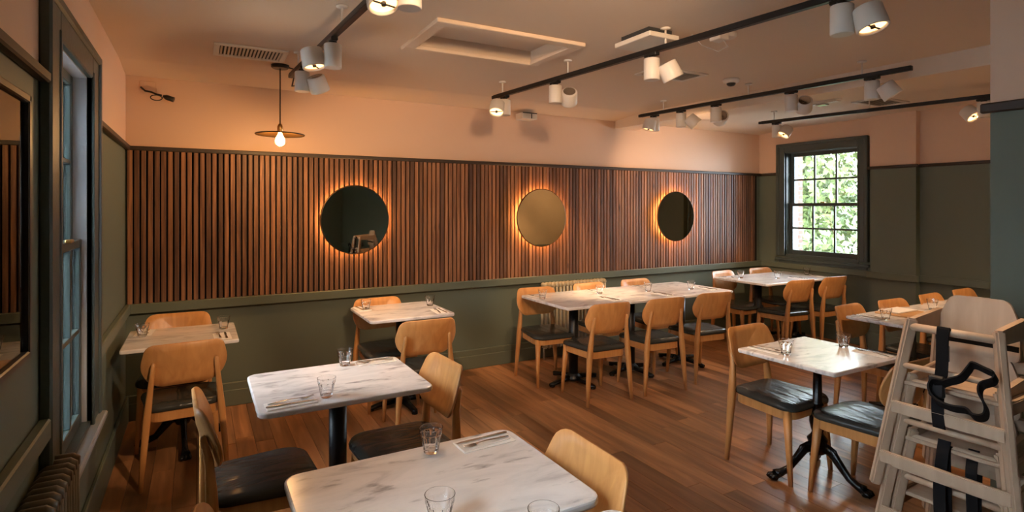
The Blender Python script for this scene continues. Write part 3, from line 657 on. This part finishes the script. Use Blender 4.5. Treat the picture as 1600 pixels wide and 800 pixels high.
# ================================================================== RADIATORS
def radiator(loc, rz, nsec, h, mat, label, z0=.10, pitch=.046, cols=2):
    R = empty('column_radiator', loc, rz); tag(R, label, 'radiator')
    mb = MB(); 
    for c in range(cols):
        y = -.035+.07*c if cols == 2 else -.034+.034*c
        mb.tube([(0, y, z0+.03), (0, y, z0+h-.03)], (.019, .014), 10)
    ys = .055 if cols == 2 else .050
    for zc in (z0+.03, z0+h-.03): mb.tube([(0, -ys, zc), (0, -ys*.6, zc), (0, ys*.6, zc), (0, ys, zc)], [(.012, .015), (.021, .030), (.021, .030), (.012, .015)], 10)
    me = mb.mesh('section'); me.materials.append(M[mat])
    for i in range(nsec): put('section', me, None, R, ((i-(nsec-1)/2)*pitch, 0, 0))
    L_ = nsec*pitch/2
    p = MB()
    for s in (-1, 1): p.tube([(s*(L_-.02), 0, 0), (s*(L_-.02), 0, z0+.04)], .012, 8)
    p.build('feet', mat, R)
    p = MB().tube([(-L_-.005, 0, z0+.03), (-L_-.05, 0, z0+.03), (-L_-.05, 0, 0)], .011, 8); p.lathe([(.02, 0), (.022, .05), (.015, .06)], 12, Matrix.Translation((-L_-.05, 0, z0+.02)))
    p.build('valve_pipe', 'steel', R); return R
radiator((3.60, 5.055, 0), 0, 18, .70, 'radc', 'cream column radiator on the slatted wall behind the long table', .12)
radiator((XL+.055, 1.87, 0), PI/2, 31, .63, 'rad', 'dark olive column radiator at the bottom left beneath the picture', .10, .046, 3)

# ================================================================== PICTURE
R = empty('framed_picture', (XL+.002, 1.945, 1.56)); tag(R, 'dark framed orange print hanging left of the tall window', 'picture')
fm = MB(); a, b = .30, .405
fm.bbox(0, .03, -a, a, b-.025, b, .004).bbox(0, .03, -a, a, -b, -b+.025, .004).bbox(0, .03, -a, -a+.025, -b, b, .004).bbox(0, .03, a-.025, a, -b, b, .004); fm.build('frame', 'pframe', R)
MB().box(.004, .010, -a+.02, a-.02, -b+.02, b-.02).build('mount', 'mat', R)
MB().box(.0101, .0125, -a+.08, a-.08, -b+.10, b-.10).build('print', 'art', R)
MB().box(.016, .018, -a+.02, a-.02, -b+.02, b-.02).build('glazing', 'pane', R)

# ================================================================== CEILING FITTINGS
def vent(x0, x1, y0, y1, label, nsl, along='x', z=CZ):
    cx, cy = (x0+x1)/2, (y0+y1)/2; w, d = (x1-x0)/2, (y1-y0)/2
    R = empty('ceiling_vent', (cx, cy, z)); tag(R, label, 'vent', 'ceiling air vents')
    f = .035
    MB().bbox(-w, w, -d, -d+f, -.012, 0, .003).bbox(-w, w, d-f, d, -.012, 0, .003).bbox(-w, -w+f, -d+f, d-f, -.012, 0, .003).bbox(w-f, w, -d+f, d-f, -.012, 0, .003).build('frame', 'offw', R)
    MB().box(-w+f, w-f, -d+f, d-f, -.002, -.0005).build('duct', 'vent', R)
    L_ = (w-f)*2 if along == 'x' else (d-f)*2
    me = None
    for i in range(nsl):
        t = -L_/2+L_*(i+.5)/nsl
        if me is None:
            m = Matrix.Rotation(.6, 4, 'Y' if along == 'x' else 'X')
            me = (MB().box(-.006, .006, -d+f, d-f, -.0012, .0012, m) if along == 'x' else MB().box(-w+f, w-f, -.006, .006, -.0012, .0012, m)).mesh('slat'); me.materials.append(M['offw'])
        put('slat', me, None, R, (t, 0, -.007) if along == 'x' else (0, t, -.007))
    return R
vent(.085, .53, 3.99, 4.31, 'slatted air vent in the ceiling above the corner table', 17)
vent(2.96, 3.47, 3.08, 3.36, 'square ceiling air vent behind the second track light', 10, 'y')
vent(5.62, 6.10, 2.92, 3.22, 'ceiling air vent beyond the beam near the end wall', 8, 'y')
R = empty('ceiling_hatch', (1.64, 3.20, CZ)); tag(R, 'rectangular ceiling hatch with raised frame in the middle of the ceiling', 'hatch')
w, d, f = .50, .32, .075
for q in ((-w, w, -d, -d+f), (-w, w, d-f, d), (-w, -w+f, -d+f, d-f), (w-f, w, -d+f, d-f)): MB().bbox(*q, -.024, .001, .004).build('frame_bar', 'ceil', R)
MB().box(-w+f-.03, w-f+.03, -d+f-.03, d-f+.03, .075, .09).build('panel', 'ceil', R)
R = empty('ceiling_speaker', (2.35, 2.56, CZ)); tag(R, 'flat white square panel hung just below the ceiling', 'panel')
MB().bbox(-.115, .115, -.155, .155, -.062, -.034, .004).build('panel', 'offw', R); MB().box(-.09, .09, -.12, .12, -.034, 0).build('mount', 'vent', R)
R = empty('junction_box', (2.70, 2.31, CZ)); tag(R, 'small white junction box with dangling wire behind the middle track', 'box')
MB().bbox(-.05, .03, -.04, .04, -.055, 0, .005).build('housing', 'white', R); MB().lathe([(.055, 0), (.055, -.02), (.045, -.03)], 20, Matrix.Translation((.06, 0, 0))).build('rose', 'white', R)
MB().tube([(.0, -.02, -.05), (.03, -.03, -.09), (-.02, 0, -.12), (-.10, .05, -.08), (-.16, .07, -.02)], .003, 6).build('wire', 'white', R)
R = empty('dome_camera', (3.774, 3.12, CZ)); tag(R, 'white dome camera with black lens on the ceiling', 'camera')
MB().lathe([(.062, 0), (.066, -.012), (.060, -.026), (.040, -.034)], 28).build('housing', 'white', R); MB().lathe([(.036, -.030), (.034, -.045), (.022, -.056), (.0005, -.060)], 24).build('dome', 'plastic', R)
R = empty('emergency_light', (5.22, 3.26, CZ)); tag(R, 'long white emergency light fitting on the ceiling beyond the beam', 'light')
MB().bbox(-.05, .05, -.17, .17, -.05, 0, .015, None, 2).build('housing', 'white', R); MB().bbox(-.035, .035, -.05, .05, -.065, -.05, .006).build('sensor', 'steel', R)
R = empty('emergency_light', (3.0, 5.03, 2.57)); tag(R, 'small boxy light fitting on the back wall at the ceiling edge', 'light')
MB().bbox(-.09, .09, -.03, .115, -.035, .03, .004).build('housing', 'offw', R); MB().box(-.085, .085, -.034, -.030, .022, .032).build('cap_strip', 'vent', R)
MB().box(.015, .025, -.033, -.030, -.028, .02).build('indicator', 'vent', R)
# wall mounted spot camera on the left of the slatted wall
R = empty('wall_camera', (-.335, YB, 2.53)); tag(R, 'small black wall camera on a wire bracket above the slats at left', 'camera')
MB().bbox(-.06, .05, -.006, 0, -.02, .06, .003).build('wall_plate', 'cream', R)
MB().tube([(-.05, -.01, .01), (-.02, -.03, -.02), (.02, -.06, -.03), (.06, -.09, -.05), (.09, -.10, -.055)], .007, 8).build('bracket', 'black', R)
ring = [(.055+.038*math.cos(t), -.09+.012*math.sin(t), -.075+.022*math.sin(t)) for t in [2*PI*k/20 for k in range(21)]]
MB().tube(ring, .004, 6, cap=False).build('cable_loop', 'black', R)
MB().tube([(.10, -.10, -.06), (.12, -.105, -.068), (.17, -.115, -.085)], [.010, .020, .020], 14).build('camera_body', 'plastic', R)

# pendant lamp
R = empty('pendant_lamp', (.522, 4.42, CZ)); tag(R, 'flat brass disc pendant lamp with a glowing bulb above the corner', 'lamp')
MB().lathe([(.062, 0), (.062, -.018), (.052, -.026)], 28).build('ceiling_rose', 'black', R)
MB().tube([(0, 0, -.02), (0, 0, -.44)], .0045, 8).build('cord', 'black', R)
MB().lathe([(.012, -.43), (.020, -.45), (.020, -.485), (.014, -.495)], 16).build('lamp_holder', 'brass', R)
MB().lathe([(.018, -.484), (.10, -.494), (.168, -.506), (.168, -.510), (.10, -.499), (.018, -.490)], 48, cap=False).build('shade', 'brass', R)
MB().lathe([(.168, -.504), (.171, -.507), (.168, -.512)], 48, cap=False).build('shade_rim', 'black', R)
MB().lathe([(.012, -.493), (.016, -.51), (.030, -.535), (.034, -.555), (.028, -.577), (.012, -.590), (.0005, -.592)], 20).build('bulb', 'bulb', R)
MB().tube([(.05, 0, -.01), (.09, -.01, -.02), (.085, -.06, -.10), (.065, -.12, -.17), (.075, -.20, -.18), (.075, -.30, -.12)], .005, 8).build('cable', 'black', R)
ld = bpy.data.lights.new('pendant_bulb', 'POINT'); ld.energy = 8; ld.color = (1, .55, .22); ld.shadow_soft_size = .035
lo = bpy.data.objects.new('pendant_bulb', ld); COL.objects.link(lo); lo.parent = R; lo.location = (0, 0, -.62)

# track lighting
TZ = 2.55
def track(a, b, rods, label):
    a, b = Vector(a), Vector(b); R = empty('lighting_track', (a.x, a.y, TZ)); tag(R, label, 'light track', 'black ceiling light tracks')
    v = b-a; L_ = v.length; m = Matrix.Rotation(math.atan2(v.y, v.x), 4, 'Z')
    MB().bbox(0, L_, -.017, .017, -.016, .016, .003, m).build('rail', 'black', R)
    MB().bbox(-.03, .0, -.015, .015, -.014, .014, .004, m).build('end_cap', 'black', R)
    for t in rods:
        p = m @ Vector((t*L_, 0, 0)); MB().tube([(p.x, p.y, .014), (p.x, p.y, CZ-TZ-.006)], .006, 8).lathe([(.03, CZ-TZ), (.03, CZ-TZ-.008), (.008, CZ-TZ-.012)], 16, Matrix.Translation((p.x, p.y, 0))).build('hanger', 'white', R)
    return lambda y: a+(b-a)*((y-a.y)/(b.y-a.y))
t1 = track((.572, 4.225), (.80, .40), (.06, .33, .8), 'black ceiling track nearest the tall window, running towards us')
t2 = track((2.186, 4.222), (2.58, .30), (.03, .24, .46, .75), 'long black ceiling track in the middle of the room')
t3 = track((3.931, 4.354), (4.155, 1.977), (.12, .5, .87), 'black ceiling track just left of the ceiling beam')
t4 = track((5.415, 4.072), (5.93, 1.35), (.05, .38, .8), 'black ceiling track nearest the end wall')
def spot(tk, y, side, aim, label, power=1.0, ang=46, down=.0, soft=.045):
    """canister hanging under the track with a swivelling drum lamp beside it; side = +1/-1 along X"""
    p = tk(y); R = empty('track_spotlight', (p.x, p.y, TZ)); tag(R, label, 'spotlight', 'white track spotlights')
    MB().bbox(-.018, .018, -.05, .05, -.034, -.014, .004).lathe([(.022, -.05), (.022, -.03)], 16).build('track_adapter', 'black', R)
    MB().lathe([(.044, -.046), (.047, -.049), (.047, -.170), (.044, -.174)], 28).build('driver_housing', 'white', R)
    hc = Vector((side[0]*.105, side[1]*.105, -.125-down)); R_ = Vector((p.x, p.y, TZ))
    d = (Vector(aim)-(R_+hc)).normalized(); m = Matrix.Translation(hc) @ (-d).to_track_quat('Z', 'Y').to_matrix().to_4x4()
    MB().tube([(side[0]*.04, side[1]*.04, -.12), tuple(hc*.98)], .014, 10).build('swivel_arm', 'white', R)
    H_ = MB().lathe([(.0005, .052), (.054, .052), (.058, .047), (.063, -.044), (.061, -.050), (.055, -.050), (.052, -.036)], 32, m, cap=False).build('lamp_head', 'white', R)
    MB().lathe([(.044, .0535), (.040, .0525), (.036, .0535), (.030, .0525), (.026, .0535), (.0005, .0530)], 28, m, cap=False).build('heat_sink', 'steel', H_)
    MB().lathe([(.052, -.038), (.030, -.022), (.0005, -.016)], 28, m, cap=False).build('lens', 'lens', H_)
    MB().bbox(-.05, .05, -.004, .004, -.042, -.038, .001, m).lathe([(.010, -.046), (.010, -.034)], 12, m).build('lens_bar', 'vent', H_)
    l = bpy.data.lights.new('spot_lamp', 'SPOT'); l.energy = SPOT_W*power; l.color = (1, .65, .385); l.spot_size = math.radians(ang); l.spot_blend = .75; l.shadow_soft_size = soft
    lo = bpy.data.objects.new('spot_lamp', l); COL.objects.link(lo); lo.parent = R; lo.matrix_local = m @ Matrix.Translation((0, 0, -.055))
    return R
LS = 'white track spotlight '
spot(t1, 2.06, (-.9, .42), (.80, 1.50, .76), LS+'cut off by the top edge, left of the hatch', .16, 56)
spot(t1, 3.14, (-.9, .45), (.84, 2.98, .76), LS+'with lit lens in the middle of the left track', .27, 34)
spot(t1, 3.88, (.85, -.5), (1.45, 4.55, .78), LS+'next to the black pendant cable', .7, 34)
spot(t1, 1.1, (-.9, .3), (.8, 5.15, 1.7), LS+'added out of view on the left track, washing the wall', .45, 50, soft=.12)  # added wall washer, outside the view
spot(t1, .62, (.9, .3), (-.02, 4.0, .65), LS+'added out of view on the left track, lighting the corner chair', 1.6, 24)  # unseen extra lamp for the corner table and its chair back
spot(t2, 1.45, (.35, -.94), (2.50, .95, 1.0), LS+'large and lit at the top right', .5, 46)
spot(t2, 2.52, (.75, -.65), (3.25, 2.15, .75), LS+'below the flat white ceiling panel', .5, 40)
spot(t2, 3.42, (.95, -.3), (3.35, 5.0, .8), LS+'turned away with its ringed back showing', .7, 44)
spot(t2, 4.07, (-.9, -.4), (1.2, 3.0, 0), LS+'with lit lens at the far end of the middle track', .4, 50)
spot(t1, .48, (.9, -.3), (2.75, 5.15, 1.55), LS+'added out of view at the left track end, washing the slats', 2.5, 64, soft=.12)  # added wide lamp that brightens the back wall from out of view
spot(t3, 4.18, (-.9, -.3), (3.5, 4.35, .77), LS+'at the far left end of the beam track', .9, 36)
spot(t3, 3.86, (.6, -.8), (5.4, 2.35, .5), LS+'with lit oval lens, second on the beam track', .8, 34)
spot(t3, 3.48, (.9, .3), (5.2, 5.15, 1.9), LS+'turned away, third on the beam track', .5, 75)
spot(t3, 2.80, (.8, -.5), (6.1, 4.4, .78), LS+'turned away, fourth on the beam track', 1.0, 30)
spot(t3, 2.22, (.2, -.95), (4.75, 1.3, .9), LS+'with lit lens at the right end of the beam track', .7, 60)
spot(t4, 3.91, (.1, -.95), (4.3, 4.25, .77), LS+'at the left end of the track by the end wall', .7, 44)
spot(t4, 2.20, (.1, .95), (5.55, 1.22, 1.25), LS+'at the right end of the track by the end wall', .55, 84)
spot(t4, 1.55, (.9, .3), (5.6, 2.75, .8), LS+'added out of view on the end wall track, lighting the chair row', .6, 84)  # unseen fixture added to brighten the chairs beyond the high chairs
